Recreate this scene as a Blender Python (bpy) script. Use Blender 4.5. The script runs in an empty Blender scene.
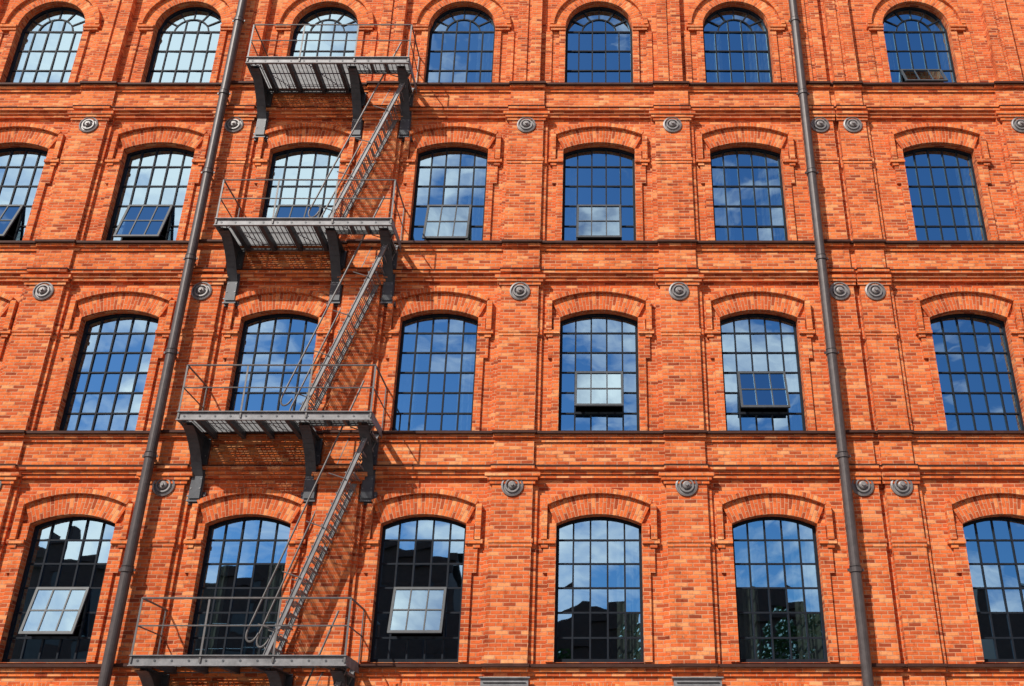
import bpy, math, random
from mathutils import Vector, Matrix
random.seed(7)
S=3.57; E=1.6
sc=bpy.context.scene
sc.view_settings.view_transform='Standard'; sc.view_settings.look='None'; sc.view_settings.exposure=0

# ------------------------------------------------------------ mesh builder
class MB:
    def __init__(s): s.v=[]; s.f=[]; s.uv=[]
    def face(s,pts,uv=None):
        i=len(s.v); s.v+= [tuple(p) for p in pts]; s.f.append(tuple(range(i,i+len(pts))))
        if uv is None:
            a=Vector(pts[1])-Vector(pts[0]); b=Vector(pts[2])-Vector(pts[0]); n=a.cross(b)
            ax=max(range(3),key=lambda k:abs(n[k]))
            if ax==1: uv=[(p[0],p[2]) for p in pts]
            elif ax==0: uv=[(p[1],p[2]) for p in pts]
            else: uv=[(p[0],p[1]) for p in pts]
        s.uv+=uv
    def box(s,x0,x1,y0,y1,z0,z1,skip=''):
        if 'f' not in skip: s.face([(x0,y0,z0),(x1,y0,z0),(x1,y0,z1),(x0,y0,z1)])
        if 'b' not in skip: s.face([(x1,y1,z0),(x0,y1,z0),(x0,y1,z1),(x1,y1,z1)])
        s.face([(x0,y1,z0),(x0,y0,z0),(x0,y0,z1),(x0,y1,z1)])
        s.face([(x1,y0,z0),(x1,y1,z0),(x1,y1,z1),(x1,y0,z1)])
        s.face([(x0,y0,z1),(x1,y0,z1),(x1,y1,z1),(x0,y1,z1)])
        s.face([(x0,y1,z0),(x1,y1,z0),(x1,y0,z0),(x0,y0,z0)])
    def ring(s,cx,cz,R0,R1,a0,a1,y0,y1,n=12,outer=True,inner=True):
        P=lambda R,a,y:(cx+R*math.sin(a),y,cz+R*math.cos(a))
        Rm=(R0+R1)/2
        for i in range(n):
            a=a0+(a1-a0)*i/n; b=a0+(a1-a0)*(i+1)/n
            s.face([P(R0,a,y0),P(R0,b,y0),P(R1,b,y0),P(R1,a,y0)],[(0,a*Rm),(0,b*Rm),(R1-R0,b*Rm),(R1-R0,a*Rm)])
            if outer: s.face([P(R1,a,y0),P(R1,b,y0),P(R1,b,y1),P(R1,a,y1)],[(0,a*Rm),(0,b*Rm),(y1-y0,b*Rm),(y1-y0,a*Rm)])
            if inner: s.face([P(R0,b,y0),P(R0,a,y0),P(R0,a,y1),P(R0,b,y1)],[(0,b*Rm),(0,a*Rm),(y1-y0,a*Rm),(y1-y0,b*Rm)])
        s.face([P(R0,a0,y0),P(R1,a0,y0),P(R1,a0,y1),P(R0,a0,y1)])
        s.face([P(R1,a1,y0),P(R0,a1,y0),P(R0,a1,y1),P(R1,a1,y1)])
    def beam(s,p,q,w,d,up=(0,1,0)):
        p=Vector(p);q=Vector(q);t=(q-p).normalized();u=Vector(up)
        sd=t.cross(u).normalized()*w/2; dd=t.cross(sd).normalized()*d/2
        c=[p-sd-dd,p+sd-dd,p+sd+dd,p-sd+dd]; e=[x+(q-p) for x in c]
        for i in range(4): j=(i+1)%4; s.face([c[i],c[j],e[j],e[i]])
        s.face(c[::-1]); s.face(e)
    def tube(s,p,q,r,n=8):
        p=Vector(p);q=Vector(q);t=(q-p).normalized()
        u=t.orthogonal().normalized(); v=t.cross(u)
        c=[p+(u*math.cos(2*math.pi*i/n)+v*math.sin(2*math.pi*i/n))*r for i in range(n)]
        e=[x+(q-p) for x in c]
        for i in range(n): j=(i+1)%n; s.face([c[i],c[j],e[j],e[i]])
        s.face(c[::-1]); s.face(e)
    def lathe(s,cx,cz,prof,n=28):
        for k in range(len(prof)-1):
            (r0,y0),(r1,y1)=prof[k],prof[k+1]
            for i in range(n):
                a=2*math.pi*i/n;b=2*math.pi*(i+1)/n
                P=lambda r,y,t:(cx+r*math.cos(t),y,cz+r*math.sin(t))
                pts=[P(r0,y0,a),P(r0,y0,b),P(r1,y1,b),P(r1,y1,a)]
                if r1<1e-6: pts=pts[:3]
                s.face(pts)
    def obj(s,name,mat,parent=None,smooth=False):
        me=bpy.data.meshes.new(name); me.from_pydata(s.v,[],s.f)
        uvl=me.uv_layers.new(name='UVMap')
        flat=[c for t in s.uv for c in t]; uvl.data.foreach_set('uv',flat)
        me.materials.append(mat); o=bpy.data.objects.new(name,me); sc.collection.objects.link(o)
        if smooth:
            for p in me.polygons: p.use_smooth=True
        if parent: o.parent=parent
        return o
def empty(name):
    o=bpy.data.objects.new(name,None); sc.collection.objects.link(o); return o

# ------------------------------------------------------------ materials
class NT:
    def __init__(s,name):
        s.m=bpy.data.materials.new(name); s.m.use_nodes=True; s.n=s.m.node_tree.nodes; s.l=s.m.node_tree.links
        s.b=s.n['Principled BSDF']; s.out=s.n['Material Output']
    def new(s,t,**k):
        x=s.n.new(t)
        for a,b in k.items(): setattr(x,a,b)
        return x
    def math(s,op,a,b=None):
        x=s.n.new('ShaderNodeMath'); x.operation=op
        for i,v in enumerate((a,b)):
            if v is None: continue
            if isinstance(v,(int,float)): x.inputs[i].default_value=v
            else: s.l.new(v,x.inputs[i])
        return x.outputs[0]
def ramp(t,stops,fac):
    r=t.new('ShaderNodeValToRGB'); el=r.color_ramp.elements
    while len(el)<len(stops): el.new(.5)
    for e,(p,c) in zip(el,stops): e.position=p; e.color=(*c,1)
    t.l.new(fac,r.inputs[0]); return r.outputs[0]
def mixc(t,mode,fac,a,b):
    x=t.new('ShaderNodeMix',data_type='RGBA',blend_type=mode)
    for i,v in ((0,fac),(6,a),(7,b)):
        if isinstance(v,(int,float)): x.inputs[i].default_value=v
        elif isinstance(v,tuple): x.inputs[i].default_value=(*v,1)
        else: t.l.new(v,x.inputs[i])
    return x.outputs[2]
def noise(t,vec,scale,detail=4,rough=.6,mp=None):
    if mp:
        m=t.new('ShaderNodeMapping'); m.inputs['Scale'].default_value=mp; t.l.new(vec,m.inputs[0]); vec=m.outputs[0]
    x=t.new('ShaderNodeTexNoise'); x.inputs['Scale'].default_value=scale; x.inputs['Detail'].default_value=detail; x.inputs['Roughness'].default_value=rough
    t.l.new(vec,x.inputs['Vector']); return x.outputs['Fac']
def brick_mat(name,stops,mortar):
    t=NT(name); uv=t.new('ShaderNodeTexCoord').outputs['UV']; pos=t.new('ShaderNodeNewGeometry').outputs['Position']
    W,H=.25,.077
    nz=t.new('ShaderNodeTexNoise'); nz.inputs['Scale'].default_value=3; nz.inputs['Detail'].default_value=2; t.l.new(pos,nz.inputs['Vector'])
    va=t.new('ShaderNodeVectorMath',operation='SUBTRACT'); t.l.new(nz.outputs['Color'],va.inputs[0]); va.inputs[1].default_value=(.5,.5,.5)
    vb=t.new('ShaderNodeVectorMath',operation='SCALE'); t.l.new(va.outputs[0],vb.inputs[0]); vb.inputs['Scale'].default_value=.022
    vc=t.new('ShaderNodeVectorMath',operation='ADD'); t.l.new(uv,vc.inputs[0]); t.l.new(vb.outputs[0],vc.inputs[1])
    uvw=vc.outputs[0]
    sp=t.new('ShaderNodeSeparateXYZ'); t.l.new(uvw,sp.inputs[0])
    row=t.math('FLOOR',t.math('DIVIDE',sp.outputs[1],H))
    md=t.math('FLOORED_MODULO',row,2.0)
    sh=t.math('MULTIPLY',t.math('SUBTRACT',1.0,md),.5)
    col=t.math('FLOOR',t.math('ADD',t.math('DIVIDE',sp.outputs[0],W),sh))
    cb=t.new('ShaderNodeCombineXYZ'); t.l.new(col,cb.inputs[0]); t.l.new(row,cb.inputs[1])
    wn=t.new('ShaderNodeTexWhiteNoise',noise_dimensions='3D'); t.l.new(cb.outputs[0],wn.inputs['Vector'])
    c=ramp(t,stops,wn.outputs['Value'])
    br=t.new('ShaderNodeTexBrick'); br.offset=.5; br.offset_frequency=2; t.l.new(uvw,br.inputs['Vector'])
    for k,v in (('Scale',1),('Mortar Size',.010),('Mortar Smooth',.3),('Brick Width',W),('Row Height',H)): br.inputs[k].default_value=v
    f=br.outputs['Fac']
    c=mixc(t,'MIX',t.math('MULTIPLY',f,.9),c,mortar)
    n1=noise(t,pos,.5,5,.65); c=mixc(t,'MULTIPLY',1.0,c,ramp(t,[(.28,(.83,.74,.70)),(.5,(1,1,1)),(.72,(1.06,1.14,1.15))],n1))
    n2=noise(t,pos,1.6,6,.7,(2.2,1,.28)); c=mixc(t,'MULTIPLY',.65,c,ramp(t,[(.3,(.66,.6,.58)),(.46,(1,1,1))],n2))
    n3=noise(t,pos,9,5,.75); c=mixc(t,'MULTIPLY',.75,c,ramp(t,[(.33,(.58,.5,.48)),(.46,(1,1,1)),(.72,(1.15,1.25,1.35))],n3))
    t.l.new(c,t.b.inputs['Base Color']); t.b.inputs['Roughness'].default_value=.9; t.b.inputs['Specular IOR Level'].default_value=.12
    h=t.math('SUBTRACT',t.math('ADD',t.math('MULTIPLY',wn.outputs['Value'],.4),t.math('MULTIPLY',n3,.7)),f)
    bp=t.new('ShaderNodeBump'); bp.inputs['Strength'].default_value=.85; bp.inputs['Distance'].default_value=.014; t.l.new(h,bp.inputs['Height']); t.l.new(bp.outputs[0],t.b.inputs['Normal'])
    return t.m
M_brick=brick_mat('brick_red',[(0,(.27,.052,.022)),(.12,(.47,.088,.028)),(.45,(.64,.125,.035)),(.8,(.74,.175,.048)),(1,(.79,.31,.12))],(.62,.30,.17))
M_trim=brick_mat('brick_orange',[(0,(.35,.068,.025)),(.15,(.55,.11,.033)),(.5,(.71,.16,.043)),(.85,(.80,.22,.062)),(1,(.84,.36,.15))],(.62,.30,.17))
def metal(name,col,rough=.5,met=.2,var=.35,spec=.5):
    t=NT(name); pos=t.new('ShaderNodeNewGeometry').outputs['Position']
    c=mixc(t,'MULTIPLY',1.0,col,ramp(t,[(.3,(1-var,)*3),(.7,(1+var*.5,)*3)],noise(t,pos,6,6,.7)))
    rs=noise(t,pos,14,5,.7); c=mixc(t,'MIX',ramp(t,[(.62,(0,0,0)),(.75,(.5,.5,.5))],rs),c,(col[0]*.9+.03,col[1]*.7+.012,col[2]*.5+.005))
    t.l.new(c,t.b.inputs['Base Color']); t.b.inputs['Roughness'].default_value=rough; t.b.inputs['Metallic'].default_value=met
    t.b.inputs['Specular IOR Level'].default_value=spec
    return t.m
M_steel=metal('galvanised_steel',(.235,.24,.25),.55,.15,.4)
M_grate=metal('grating_steel',(.22,.225,.235),.6,.15,.4)
M_dark=metal('dark_painted_steel',(.075,.083,.095),.5,.1)
M_rail=metal('railing_steel',(.14,.135,.135),.5,.1)
M_frame=metal('window_frame_steel',(.014,.019,.028),.6,0,.3,.15)
M_sash=metal('sash_frame_steel',(.06,.07,.08),.5,0,.3,.3)
M_pipe=metal('pipe_metal',(.08,.068,.068),.45,.2)
M_flash=metal('ledge_flashing',(.065,.027,.02),.7,0,.35,.2)  # brown flashing, colour darkened to deepen the shadow lines at the ledges
M_anchor=metal('cast_iron',(.25,.24,.24),.5,.2)
def plain(name,col,rough=.8,sc_=4,var=.3):
    t=NT(name); pos=t.new('ShaderNodeNewGeometry').outputs['Position']
    c=mixc(t,'MULTIPLY',1.0,col,ramp(t,[(.3,(1-var,)*3),(.7,(1+var*.4,)*3)],noise(t,pos,sc_,5,.65)))
    t.l.new(c,t.b.inputs['Base Color']); t.b.inputs['Roughness'].default_value=rough; return t.m
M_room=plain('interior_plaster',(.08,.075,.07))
M_curt=plain('curtain_fabric',(.6,.66,.58))
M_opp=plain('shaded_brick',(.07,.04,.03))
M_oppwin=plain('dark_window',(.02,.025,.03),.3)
M_leaf=plain('leaves',(.06,.12,.03),.6,3,.6)
M_bark=plain('bark',(.09,.065,.045),.9,8)
M_roof=plain('roofing',(.07,.07,.075))
def glass():
    t=NT('window_glass'); t.n.remove(t.b); pos=t.new('ShaderNodeNewGeometry').outputs['Position']
    g=t.new('ShaderNodeBsdfGlossy'); g.inputs['Color'].default_value=(.31,.66,1.0,1); g.inputs['Roughness'].default_value=.01
    bp=t.new('ShaderNodeBump'); bp.inputs['Strength'].default_value=.10; bp.inputs['Distance'].default_value=.01
    t.l.new(noise(t,pos,2.0,1,.5),bp.inputs['Height']); t.l.new(bp.outputs[0],g.inputs['Normal'])
    tr=t.new('ShaderNodeBsdfTransparent'); tr.inputs['Color'].default_value=(.75,.85,.85,1)
    mx=t.new('ShaderNodeMixShader'); fr=t.new('ShaderNodeLayerWeight'); fr.inputs[0].default_value=.35
    f=t.math('ADD',t.math('MULTIPLY',fr.outputs['Facing'],.3),.72)
    t.l.new(f,mx.inputs[0]); t.l.new(tr.outputs[0],mx.inputs[1]); t.l.new(g.outputs[0],mx.inputs[2]); t.l.new(mx.outputs[0],t.out.inputs[0])
    return t.m
M_glass=glass()

# ------------------------------------------------------------ facade
cols=[-7,-6,-5,-4,-3,-2,-1,0,1,2.315,3.48,4.48]
cx_all=[c*S for c in cols]
XL=-7.5*S; XR=5.0*S
bounds=[XL]+[(cx_all[i]+cx_all[i+1])/2 for i in range(len(cols)-1)]+[XR]
st=[dict(s=-.75,t=1.85,r=.2,n=6),dict(s=2.76,t=5.67,r=.2,n=6),dict(s=7.48,t=10.38,r=.2,n=6),dict(s=12.15,t=14.99,r=.2,n=5),dict(s=16.77,t=19.56,r=.85,n=5)]
for d in st: d['s']+=E; d['t']+=E
TOP=22.6+E
LD=.055
vents={(4,2.315),(3,-4),(3,-3),(3,-2),(3,-1),(3,0),(2,0),(2,1),(1,-3),(1,-1)}
bld=empty('brick_factory_building')
wall=MB(); trim=MB(); flash=MB(); frame=MB(); sash=MB(); gl=MB(); room=MB(); curt=MB()
A=.87
def fr(mb,x0,x1,z0,z1,y=0): mb.face([(x0,y,z0),(x1,y,z0),(x1,y,z1),(x0,y,z1)])
def quadglass(pts,wt):
    xs=sum(p[0] for p in pts)/len(pts); zs=sum(p[2] for p in pts)/len(pts)
    rx=random.gauss(0,.007)+wt[0]; rz=random.gauss(0,.007)+wt[1]
    gl.face([(p[0],p[1]+(p[0]-xs)*rz+(p[2]-zs)*rx,p[2]) for p in pts])
fr(wall,XL,XR,0,st[0]['s'])
for si,d in enumerate(st):
    zs,zt,r=d['s'],d['t'],d['r']; znext=st[si+1]['s'] if si<4 else TOP
    R=(A*A+r*r)/(2*r); zc=zt-R; spring=zt-r; am=math.asin(min(1,A/R))
    az=lambda x:zc+math.sqrt(max(0,R*R-x*x))
    top=(si==4)
    for ci,cx in enumerate(cx_all):
        xl,xr=bounds[ci],bounds[ci+1]
        fr(wall,xl,cx-A,zs,znext); fr(wall,cx+A,xr,zs,znext)
        N=16
        for i in range(N):
            a=-A+2*A*i/N; b=-A+2*A*(i+1)/N
            wall.face([(cx+a,0,az(a)),(cx+b,0,az(b)),(cx+b,0,znext),(cx+a,0,znext)])
            wall.face([(cx+b,0,az(b)),(cx+a,0,az(a)),(cx+a,.24,az(a)),(cx+b,.24,az(b))])
        wall.face([(cx-A,0,zs),(cx-A,.24,zs),(cx-A,.24,spring),(cx-A,0,spring)])
        wall.face([(cx+A,.24,zs),(cx+A,0,zs),(cx+A,0,spring),(cx+A,.24,spring)])
        rt=.30 if top else .42
        ya=-.06
        (wall if not top else trim).ring(cx,zc,R,R+rt,-am,am,ya,0,24 if top else 14)
        trim.ring(cx,zc,R+rt,R+rt+.10,-am,am,-.14,0,24 if top else 14)
        jw=.16
        for sg in (-1,1):
            def bx(x0,x1,y0,z0,z1,m=trim):
                lo,hi=sorted((cx+sg*x0,cx+sg*x1)); m.box(lo,hi,y0,0,z0,z1,'b')
            if top:
                bx(A,A+jw,ya,zs,spring-.16,wall)
                bx(A,A+.42,-.12,spring-.08,spring); bx(A,A+.38,-.09,spring-.16,spring-.08)
                bx(A+.42-.08,A+.5,-.045,zs,spring-.16,wall)
            else:
                ex=(R+rt)*math.sin(am); ez=zc+(R+rt)*math.cos(am)
                bx(A,A+jw,ya,zs,spring,wall)
                bx(ex-.0,ex+.12,-.13,spring-.34,ez+.02)
                bx(A+.004,ex+.17,-.115,spring-.42,spring-.34); bx(A+jw,ex+.12,-.085,spring-.50,spring-.42); bx(A+jw,ex+.07,-.058,spring-1.0,spring-.50,wall)
        flash.face([(cx-A,-.06,zs-.02),(cx+A,-.06,zs-.02),(cx+A,.2,zs+.04),(cx-A,.2,zs+.04)])
        yf=.15
        wt=(random.gauss(0,.010),random.gauss(0,.010))
        frame.box(cx-A,cx-A+.055,yf,.215,zs,spring); frame.box(cx+A-.055,cx+A,yf,.215,zs,spring)
        frame.box(cx-A+.055,cx+A-.055,yf+.002,.213,zs,zs+.085)
        frame.ring(cx,zc,R-.055,R,-am,am,yf+.001,.214,20 if top else 12)
        n=d['n']; cw=2*A/5
        vent=(si,cols[ci]) in vents
        if top:
            rh=(spring-zs)/3
            rows=[zs+rh*k for k in range(4)]; v_rows=(0,1); v_c=(1,2,3)
        else:
            rh=(zt-zs)/n; rows=[zs+rh*k for k in range(n)]+[None]
            v_rows=(1,2) if n==6 else (0,1); v_c=(1,2,3)
        if top and vent: v_rows=(0,)
        bw=.034
        v_lo=zs+rh*v_rows[0]; v_hi=zs+rh*(v_rows[-1]+1)
        for j in range(1,5):
            x=cx-A+cw*j; zend=spring if top else az(x-cx)-.03
            if vent and j in (2,3):
                if v_lo>zs+.01: frame.box(x-bw/2,x+bw/2,.16,.2,zs+.08,v_lo)
                frame.box(x-bw/2,x+bw/2,.16,.2,v_hi,zend)
            else: frame.box(x-bw/2,x+bw/2,.16,.2,zs+.08,zend)
        hz=[z for z in rows[1:] if z is not None]
        for z in hz:
            w2=.045 if (top and z==rows[-1]) else bw
            if vent and v_lo+.01<z<v_hi-.01:
                frame.box(cx-A+.05,cx-A+cw,.164,.198,z-w2/2,z+w2/2); frame.box(cx+A-cw,cx+A-.05,.164,.198,z-w2/2,z+w2/2)
            else: frame.box(cx-A+.05,cx+A-.05,.164,.198,z-w2/2,z+w2/2)
        nr=3 if top else n
        for k in range(nr):
            for j in range(5):
                if vent and k in v_rows and j in v_c: continue
                x0=-A+cw*j;x1=x0+cw;z0=zs+rh*k
                if top or k<n-1: p=[(cx+x0,.19,z0),(cx+x1,.19,z0),(cx+x1,.19,z0+rh),(cx+x0,.19,z0+rh)]
                else:
                    p=[(cx+x0,.19,z0),(cx+x1,.19,z0)]+[(cx+x1+(x0-x1)*q/3,.19,az(x1+(x0-x1)*q/3)) for q in range(4)]
                quadglass(p,wt)
        if top:
            frame.ring(cx,zc,.43,.465,-math.pi/2,math.pi/2,.163,.199,16)
            na=6
            for q in range(1,na):
                a=-math.pi/2+math.pi*q/na
                frame.beam((cx+.44*math.sin(a),.18,zc+.44*math.cos(a)),(cx+(R-.03)*math.sin(a),.18,zc+(R-.03)*math.cos(a)),bw,.034)
            for x in (-.172,.172): frame.box(cx+x-bw/2,cx+x+bw/2,.161,.2,spring,spring+math.sqrt(.44**2-x*x))
            for q in range(na):
                a=-math.pi/2+math.pi*q/na; b=a+math.pi/na; m=(a+b)/2
                P=lambda rr,t:(cx+rr*math.sin(t),.19,zc+rr*math.cos(t))
                quadglass([P(.45,a),P(.45,b),P(R,b),P(R,m),P(R,a)],wt)
            quadglass([(cx-.45,.19,zc)]+[(cx+.45,.19,zc)]+[(cx+.45*math.cos(t),.19,zc+.45*math.sin(t)) for t in [math.pi*k/8 for k in range(1,8)]],wt)
        if vent:
            al=math.radians({1:16,2:16,3:17,4:26}[si]+random.uniform(-2,2)); L=v_hi-v_lo; hy=.145
            x0=cx-A+cw*1;x1=cx-A+cw*4
            D=Vector((0,-math.sin(al),-math.cos(al)))
            H=lambda x,t:Vector((x,hy,v_hi))+D*t
            nrm=Vector((0,-math.cos(al),math.sin(al)))
            for x in (x0+.02,x1-.02): sash.beam(H(x,0),H(x,L),.05,.04,nrm)
            for t in (.02,L-.02): sash.beam(H(x0,t),H(x1,t),.055,.042,nrm)
            for j in (2,3): sash.beam(H(cx-A+cw*j,0),H(cx-A+cw*j,L),.028,.03,nrm)
            if len(v_rows)>1: sash.beam(H(x0,L/2),H(x1,L/2),.028,.028,nrm)
            gl.face([H(x0,L),H(x1,L),H(x1,0),H(x0,0)])
            frame.beam((x0,.17,v_lo),(x1,.17,v_lo),.05,.05)
            for x in (x0+.03,x1-.03): frame.tube((x,.17,v_lo+.25),H(x,L-.1),.01,6)
        if random.random()<(.85 if si==1 else .6):
            wd=random.uniform(.25,.6)
            for sg in (-1,1):
                if random.random()<.25: continue
                m=24
                for i in range(m):
                    u0=i/m;u1=(i+1)/m
                    x0=cx+sg*(A+.05-wd*u0);x1=cx+sg*(A+.05-wd*u1)
                    y0=.36+.04*math.sin(u0*26);y1=.36+.04*math.sin(u1*26)
                    curt.face([(x0,y0,zs-.1),(x1,y1,zs-.1),(x1,y1,zt),(x0,y0,zt)])
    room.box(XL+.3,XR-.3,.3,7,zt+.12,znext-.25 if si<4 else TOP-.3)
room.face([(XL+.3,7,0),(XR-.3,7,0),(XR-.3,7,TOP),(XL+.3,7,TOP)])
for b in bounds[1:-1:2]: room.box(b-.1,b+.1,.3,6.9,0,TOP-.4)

pil=[-6.5,-5.5,-4.5,-3.51,-2.51,-1.5,-.5,.505,1.52,1.745,2.9,3.98]
W2=(1.52,1.745)
for si in range(5):
    lo=st[si]['s'] if si else 0
    hi=(st[si+1]['s']-LD) if si<4 else TOP
    lo2=lo-LD if si else 0
    cb=hi-.84
    trim.box(XL,XR,-.06,0,cb,hi-.06,'b')
    flash.box(XL,XR,-.205,0,hi-.055,hi,'b')
    trim.box(XL,XR,-.14,-.06,hi-.134,hi-.057); trim.box(XL,XR,-.10,-.06,hi-.211,hi-.134)
    trim.box(XL,XR,-.18,-.06,cb+.0,cb+.07)
    flash.box(XL,XR,-.20,-.06,cb+.07,cb+.09)
    trim.box(XL,XR,-.12,0,cb-.077,cb,'b'); trim.box(XL,XR,-.08,0,cb-.154,cb-.077,'b')
    for p in pil:
        x=p*S; w2=p in W2; hw=.33 if w2 else .42
        pt=cb-.154
        top=(si==4)
        if top: hw=.30
        wall.box(x-hw,x+hw,-.15,0,lo2+.001,pt,'b')
        if not top:
            ex=.10
            if p!=W2[1]: wall.box(x-hw-ex,x-hw,-.07,0,lo2+.001,pt,'b')
            if p!=W2[0]: wall.box(x+hw,x+hw+ex,-.07,0,lo2+.001,pt,'b')
            zi=st[si]['t']-.62
            trim.box(x-hw-.03,x+hw+.03,-.18,-.15,zi,zi+.077); trim.box(x-hw-.015,x+hw+.015,-.165,-.15,zi-.077,zi)
            trim.box(x-hw+.004,x+hw-.004,-.167,-.15,lo2+.002,lo2+.32)
        else:
            wall.box(x-hw,x-.05,-.195,-.15,lo2+.001,pt); wall.box(x+.05,x+hw,-.195,-.15,lo2+.001,pt)
        for k,(ew,yy) in enumerate(((.15,-.24),(.10,-.21),(.05,-.18))):
            if w2: ew=min(ew,.055)
            trim.box(x-hw-ew,x+hw+ew,yy,-.15,pt-.077*k,pt+.077-.077*k-.002)
        trim.box(x-hw,x+hw,-.135,-.06,cb+.091,hi-.212)
        trim.box(x-hw-.03,x+hw+.03,-.25,-.18,cb+.002,cb+.07)
        flash.box(x-hw-.045,x+hw+.045,-.265,-.20,cb+.07,cb+.09)
        trim.box(x-hw-.02,x+hw+.02,-.195,-.14,hi-.134,hi-.057)
        flash.box(x-hw-.04,x+hw+.04,-.26,-.205,hi-.055,hi)
trim.box(XL-.1,XR+.1,-.35,.5,TOP+.001,TOP+.5)
flash.box(XL-.15,XR+.15,-.42,.55,TOP+.5,TOP+.56)
body=MB()
body.face([(XL,16,0),(XL,0,0),(XL,0,TOP),(XL,16,TOP)]); body.face([(XR,0,0),(XR,16,0),(XR,16,TOP),(XR,0,TOP)]); body.face([(XR,16,0),(XL,16,0),(XL,16,TOP),(XR,16,TOP)])
roof=MB(); roof.box(XL+.01,XR-.01,.5,16,TOP-.2,TOP+.2)
wall.obj('walls',M_brick,bld); trim.obj('brick_trim',M_trim,bld); flash.obj('ledges',M_flash,bld)
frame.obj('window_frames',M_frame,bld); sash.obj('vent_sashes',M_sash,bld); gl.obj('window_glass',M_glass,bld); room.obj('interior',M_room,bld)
curt.obj('curtains',M_curt,bld); body.obj('side_walls',M_brick,bld); roof.obj('roof',M_roof,bld)

# ------------------------------------------------------------ wall anchors
def anchor(x,z):
    m=MB(); y=-.151; k=1.15
    prof=[(.20,y),(.20,y-.03),(.17,y-.045),(.16,y-.012),(.138,y-.012),(.13,y-.055),(.105,y-.055),(.097,y-.012),(.078,y-.012),(.07,y-.07),(.05,y-.085),(.03,y-.085),(.028,y-.12),(0,y-.12)]
    m.lathe(x,z,[(a*k,b) for a,b in prof]); m.obj('wall_anchor_plate',M_anchor)
for p in pil:
    if p==-1.5: continue
    for z in (6.24,10.79,15.43): anchor(p*S,z+E)

# ------------------------------------------------------------ drainpipes
def pipe(x):
    root=empty('drainpipe'); m=MB(); k=MB(); y=-.40
    m.tube((x,y,.25),(x,y,TOP+.2),.105,20)
    z=1.3
    while z<TOP:
        k.tube((x,y,z),(x,y,z+.09),.125,20); k.tube((x,y,z+.11),(x,y,z+.13),.118,20)
        k.beam((x,y+.1,z+.045),(x,-.13 if abs(x)>6 else 0,z+.045),.05,.03,(0,0,1)); k.box(x-.16,x+.16,y-.015,y+.015,z+.02,z+.07)
        z+=2.35
    m.tube((x,y,.28),(x,y-.25,.08),.105,16)
    m.obj('pipe',M_pipe,root,True); k.obj('collars',M_pipe,root)
pipe(-9.25); pipe(5.03)

# ------------------------------------------------------------ fire escape
fe=empty('fire_escape')
sl=MB(); dk=MB(); gr=MB(); rl=MB()
x0,x1=-8.5,-4.57; xm=-5.95; p=1.2
PZ=[2.69+E,7.43+E,12.02+E,16.6+E]
def stair(xt,zt_,xb,zb):
    ya,yb=-.74,-.15
    d=Vector((xb-xt,0,zb-zt_)); L=d.length; u=d/L; nrm=Vector((-u.z,0,u.x))
    if nrm.x>0: nrm=-nrm
    for y in (ya,yb):
        a=Vector((xt,y,zt_)); b=Vector((xb,y,zb))
        sl.beam(a,b,.085,.016,(0,1,0))
        for s_ in (-1,1):
            e=nrm*.04*s_; sl.beam(a+e,b+e,.012,.05,(0,1,0))
        off=nrm*.38
        yy=y+(-.03 if y==ya else .03)
        A0=Vector((xt,yy,zt_))+off+Vector((.10,0,.8)); B0=Vector((xb,yy,zb))+off+Vector((0,0,.42))
        rl.tube(A0,B0,.020,6)
        prev=B0
        for k in range(1,9):
            t=math.pi*k/8
            q=B0+u*.20*math.sin(t)+(-nrm)*(.11*(1-math.cos(t)))
            rl.tube(prev,q,.020,6); prev=q
        n=4
        for k in range(n+1):
            t=.05+.84*k/n; c=Vector((xt,yy,zt_))+d*t; rl.tube(c,c+off,.012,6)
    n=22
    for k in range(1,n):
        z=zb+(zt_-zb)*k/n; x=xb+(xt-xb)*k/n
        sl.box(x-.09,x-.078,ya+.009,yb-.009,z-.025,z+.012); sl.box(x+.078,x+.09,ya+.009,yb-.009,z-.025,z+.012)
        for q in range(3): sl.box(x-.05+q*.045,x-.04+q*.045,ya+.009,yb-.009,z-.012,z+.008)
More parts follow.
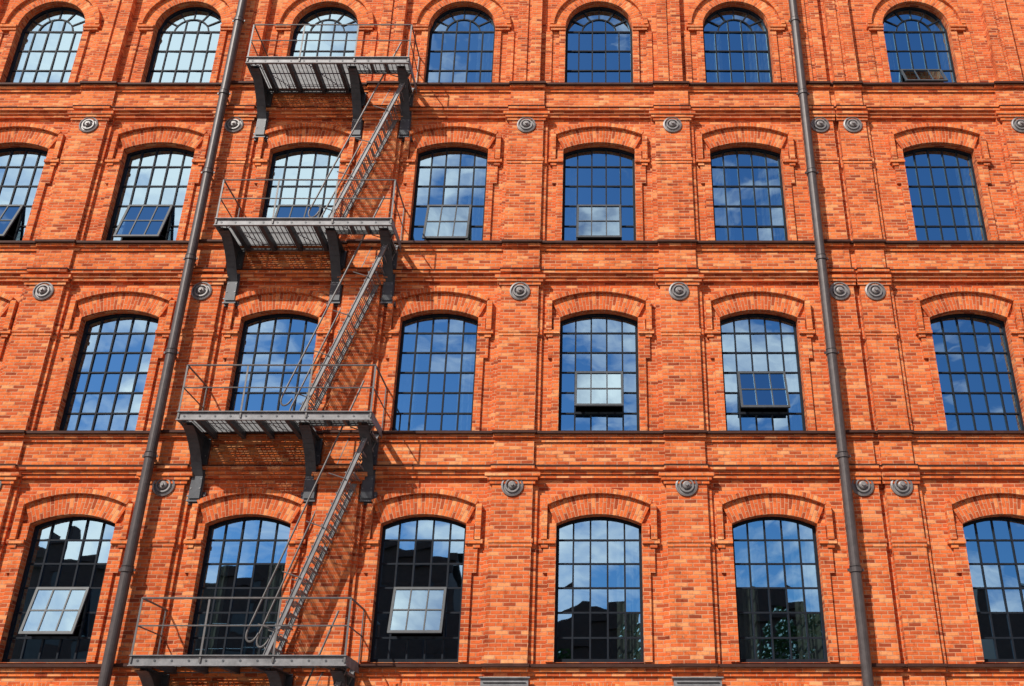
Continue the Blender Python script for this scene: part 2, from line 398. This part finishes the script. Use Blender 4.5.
for i,z in enumerate(PZ):
    sl.box(x0,x1,-p,-p+.012,z-.16,z+.03); sl.box(x0,x1,-p-.045,-p,z-.16,z-.147); sl.box(x0,x1,-p-.045,-p,z+.017,z+.03)
    sl.box(x0,x0+.012,-p+.012,-.04,z-.15,z+.028); sl.box(x1-.012,x1,-p+.012,-.04,z-.15,z+.028)
    sl.box(x0+.012,xm,-.11,-.10,z-.14,z-.005)
    sl.box(xm,x1-.012,-.82,-.808,z-.14,z-.004)
    sl.box(xm-.07,xm-.062,-.808,-.11,z-.13,z+.02)
    k=x0+.15
    while k<x1: dk.lathe(k,z-.065,[(.022,-p),(.022,-p-.008),(0,-p-.008)],8); k+=.31
    for k in range(4):
        x=x0+.42+k*.6; dk.box(x-.045,x+.045,-p+.013,-.112,z-.16,z-.04)
    for x in (-5.5,-5.15): dk.box(x-.03,x+.03,-p+.013,-.822,z-.14,z-.04)
    y=-p+.03
    while y<-.12:
        gr.box(x0+.013,xm-.002 if y>-.81 else x1-.013,y,y+.010,z-.034,z)
        y+=.048
    x=x0+.06
    while x<x1-.02:
        gr.box(x,x+.008,-p+.02,-.12 if x<xm else -.825,z-.03,z-.004); x+=.10
    for bx in (-8.3,xm,-4.77):
        h=.012; n=10
        cur=[]
        for k in range(n+1):
            t=k/n; yy=-1.12+t*.96; zz=z-.22-(t**1.8)*.76
            cur.append((yy,zz))
        cur+= [(-.15,z-1.46)]
        for k in range(len(cur)-1):
            (ya,za),(yb,zb)=cur[k],cur[k+1]
            for sx in (bx-h,bx+h):
                dk.face([(sx,ya,za),(sx,yb,zb),(sx,yb,z-.16),(sx,ya,z-.16)])
            L=math.hypot(yb-ya,zb-za); ny,nz=-(zb-za)/L,(yb-ya)/L
            dk.face([(bx-.11,ya,za),(bx+.11,ya,za),(bx+.11,yb,zb),(bx-.11,yb,zb)])
            dk.face([(bx-.11,ya-.012*abs(ny),za-.012),(bx-.11,yb-.012,zb-.012*abs(nz)),(bx+.11,yb-.012,zb-.012*abs(nz)),(bx+.11,ya-.012*abs(ny),za-.012)])
        dk.box(bx-.13,bx+.13,-.135,-.062,z-1.52,z-.16)
        dk.box(bx-.19,bx+.19,-.064,-.0,z-1.56,z-1.30)
        dk.box(bx-.10,bx+.10,-1.15,-.14,z-.185,z-.172)
        for zz in (z-1.48,z-1.38):
            for xx in (bx-.165,bx+.165): sl.lathe(xx,zz,[(.02,-.064),(.02,-.085),(0,-.085)],8)
        for zz in (z-.55,z-.8,z-1.05,z-1.25):
            for xx in (-.09,.09): sl.lathe(bx+xx,zz,[(.016,-.165),(.016,-.175),(0,-.175)],6)
    hts=(1.05,.55)
    posts=[x0+.03,-7.22,xm+.05,x1-.03]
    for px in posts: rl.beam((px,-p-.02,z-.1),(px,-p-.02,z+1.05),.035,.012,(0,1,0))
    for hh in hts: rl.tube((x0+.03,-p-.02,z+hh),(x1-.03,-p-.02,z+hh),.019 if hh>1 else .014,6)
    for px in (x0+.03,x1-.03):
        for hh in hts: rl.tube((px,-p-.02,z+hh),(px,-.02,z+hh),.019 if hh>1 else .014,6)
        rl.tube((px,-.1,z),(px,-.1,z+1.05),.015,6)
for i in range(1,4): stair(-4.66,PZ[i]-.02,-6.22,PZ[i-1]+.02)
stair(-4.66,PZ[0]-.02,-6.1,.02)
sl.obj('channels_and_stairs',M_steel,fe); dk.obj('brackets',M_dark,fe); gr.obj('grating',M_grate,fe); rl.obj('railings',M_rail,fe)

for x in (-1.78,1.86):
    r=empty('ventilation_box'); m=MB(); z=1.97+E
    m.box(x-.45,x+.45,-.30,-.155,z,z+.46)
    for k in range(6): m.beam((x-.4,-.312,z+.06+k*.065),(x+.4,-.312,z+.06+k*.065),.04,.012,(0,.6,1))
    m.box(x-.48,x+.48,-.34,-.153,z+.461,z+.485); m.obj('louvred_housing',M_steel,r)

# ------------------------------------------------------------ ground
t=NT('paving'); pos=t.new('ShaderNodeNewGeometry').outputs['Position']
b=t.new('ShaderNodeTexBrick'); b.inputs['Scale'].default_value=1; b.inputs['Brick Width'].default_value=.4; b.inputs['Row Height'].default_value=.4; b.inputs['Mortar Size'].default_value=.008
for k,v in (('Color1',(.22,.20,.18,1)),('Color2',(.17,.16,.15,1)),('Mortar',(.07,.07,.065,1))): b.inputs[k].default_value=v
t.l.new(pos,b.inputs['Vector']); c=mixc(t,'MULTIPLY',1.0,b.outputs['Color'],ramp(t,[(.3,(.7,.7,.7)),(.7,(1.1,1.1,1.1))],noise(t,pos,.5,6)))
t.l.new(c,t.b.inputs['Base Color']); t.b.inputs['Roughness'].default_value=.85
g=MB(); g.face([(-1500,-1500,0),(1500,-1500,0),(1500,1500,0),(-1500,1500,0)]); g.obj('ground',t.m)

def opp(xa,xb,h,y,gable):
    root=empty('yard_building'); m=MB(); w=MB(); rf=MB()
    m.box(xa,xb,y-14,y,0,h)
    n=int((xb-xa)/3.4)
    for i in range(n):
        cx=xa+(i+.5)*(xb-xa)/n
        z=1.2
        while z+2.6<h:
            w.box(cx-.75,cx+.75,y+.001,y+.03,z,z+2.1); m.box(cx-.95,cx+.95,y+.001,y+.1,z+2.15,z+2.35); z+=3.9
    m.box(xa-.2,xb+.2,y+.001,y+.35,h-.5,h-.02)
    if gable:
        k=xa
        while k+9<xb:
            m.face([(k+1,y+.1,h),(k+8,y+.1,h),(k+8,y+.1,h+.8),(k+5.2,y+.1,h+2.2),(k+3.8,y+.1,h+2.2),(k+1,y+.1,h+.8)])
            k+=11
    else:
        rf.face([(xa,y,h),(xb,y,h),(xb,y-7,h+1.6),(xa,y-7,h+1.6)]); rf.face([(xb,y-14,h),(xa,y-14,h),(xa,y-7,h+1.6),(xb,y-7,h+1.6)])
        rf.obj('roof',M_roof,root)
    for k in range(3):
        cx=xa+(k+.6)*(xb-xa)/3; m.box(cx-.5,cx+.5,y-5,y-4,h,h+2.8)
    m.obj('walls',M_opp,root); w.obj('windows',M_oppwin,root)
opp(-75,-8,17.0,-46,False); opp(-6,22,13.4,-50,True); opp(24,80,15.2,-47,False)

def tree(x,y,H,R):
    root=empty('tree'); t=MB(); l=MB()
    def limb(a,b,r0,r1,n=7):
        a=Vector(a);b=Vector(b);d=(b-a).normalized();u=d.orthogonal().normalized();v=d.cross(u)
        for i in range(n):
            p=2*math.pi*i/n;q=2*math.pi*(i+1)/n
            t.face([a+(u*math.cos(p)+v*math.sin(p))*r0,a+(u*math.cos(q)+v*math.sin(q))*r0,b+(u*math.cos(q)+v*math.sin(q))*r1,b+(u*math.cos(p)+v*math.sin(p))*r1])
    limb((x,y,0),(x+.1,y,H*.35),.25,.18); limb((x+.1,y,H*.35),(x,y+.1,H*.8),.18,.06)
    cl=[]
    for k in range(26):
        a=random.uniform(0,6.28);rr=R*math.sqrt(random.random())*.85;zz=H*random.uniform(.38,.95); f=1-abs((zz/H-.6)/.45)**2
        c=Vector((x+rr*f*math.cos(a),y+rr*f*math.sin(a),zz)); cl.append(c)
        if k<12: limb((x,y,H*.35+(zz-H*.35)*.4),c,.07,.02,5)
    for c in cl:
        cr=random.uniform(.6,1.1)*R*.34
        for k in range(110):
            d=Vector((random.gauss(0,1),random.gauss(0,1),random.gauss(0,1))).normalized()*cr*random.random()**.4
            o=c+d; u=Vector((random.gauss(0,1),random.gauss(0,1),random.gauss(0,1))).normalized()*.13; v=u.orthogonal().normalized()*.1
            l.face([o-u,o+v,o+u,o-v])
    t.obj('trunk',M_bark,root); l.obj('leaves',M_leaf,root)
tree(3,-42,12.5,3.2); tree(11,-43,12,3.0); tree(-3,-43,11.5,2.8); tree(19,-42,11.5,3.1)

# ------------------------------------------------------------ light
ld=Vector((.72,1,-1.08)).normalized()
su=bpy.data.lights.new('sun','SUN'); su.energy=5.0; su.angle=math.radians(.5); su.color=(1,.96,.88)
so=bpy.data.objects.new('sun',su); so.rotation_euler=ld.to_track_quat('-Z','Y').to_euler(); so.location=(-20,-30,40); sc.collection.objects.link(so)
w=bpy.data.worlds.new('World'); sc.world=w; w.use_nodes=True; n=w.node_tree.nodes; l=w.node_tree.links
bg=n['Background']; sky=n.new('ShaderNodeTexSky'); sky.sky_type='NISHITA'; sky.sun_disc=False
sky.sun_elevation=math.asin(-ld.z); sky.sun_rotation=math.atan2(-ld.x,-ld.y)%(2*math.pi); sky.air_density=1.0; sky.dust_density=.3; sky.ozone_density=4
def wm(op,a,b):
    x=n.new('ShaderNodeMath'); x.operation=op
    for i,v in enumerate((a,b)):
        if isinstance(v,(int,float)): x.inputs[i].default_value=v
        else: l.new(v,x.inputs[i])
    return x.outputs[0]
tc=n.new('ShaderNodeTexCoord'); mp=n.new('ShaderNodeMapping'); mp.inputs['Scale'].default_value=(1,1,1.9); mp.inputs['Location'].default_value=(3.1,.4,.7)
l.new(tc.outputs['Generated'],mp.inputs[0]); nz=n.new('ShaderNodeTexNoise'); nz.inputs['Scale'].default_value=5.5; nz.inputs['Detail'].default_value=9; nz.inputs['Roughness'].default_value=.6; nz.inputs['Distortion'].default_value=.3
l.new(mp.outputs[0],nz.inputs['Vector'])
sx=n.new('ShaderNodeSeparateXYZ'); l.new(tc.outputs['Generated'],sx.inputs[0])
fac=wm('ADD',nz.outputs['Fac'],wm('MULTIPLY',wm('SUBTRACT',.50,sx.outputs[2]),.30))
def bank(v,c0,c1,amt,fac):
    v=Vector(v).normalized(); d=n.new('ShaderNodeVectorMath'); d.operation='DOT_PRODUCT'; l.new(tc.outputs['Generated'],d.inputs[0]); d.inputs[1].default_value=v
    m=n.new('ShaderNodeMapRange'); m.inputs[1].default_value=math.cos(math.radians(c0)); m.inputs[2].default_value=math.cos(math.radians(c1)); m.inputs[3].default_value=0; m.inputs[4].default_value=amt
    l.new(d.outputs['Value'],m.inputs[0]); return wm('ADD',fac,m.outputs[0])
fac=bank((-.58,-1,1.0),19,6,.34,fac); fac=bank((-.1,-1,2.05),16,5,.24,fac)
cr=n.new('ShaderNodeValToRGB'); cr.color_ramp.elements[0].position=.53; cr.color_ramp.elements[1].position=.76; cr.color_ramp.elements[1].color=(.95,.95,.95,1)
l.new(fac,cr.inputs[0]); mx=n.new('ShaderNodeMix'); mx.data_type='RGBA'; l.new(cr.outputs[0],mx.inputs[0]); l.new(sky.outputs[0],mx.inputs[6]); mx.inputs[7].default_value=(30,18.5,13.5,1)
l.new(mx.outputs[2],bg.inputs[0]); bg.inputs[1].default_value=.085

# ------------------------------------------------------------ camera
cd=bpy.data.cameras.new('camera'); cam=bpy.data.objects.new('camera',cd); sc.collection.objects.link(cam); sc.camera=cam
cd.sensor_width=36; cd.lens=1000/1024*36; cd.shift_x=-87/1024; cd.clip_end=4000
cam.location=(0,-20,E); cam.rotation_euler=(math.radians(90+25.57),0,0)
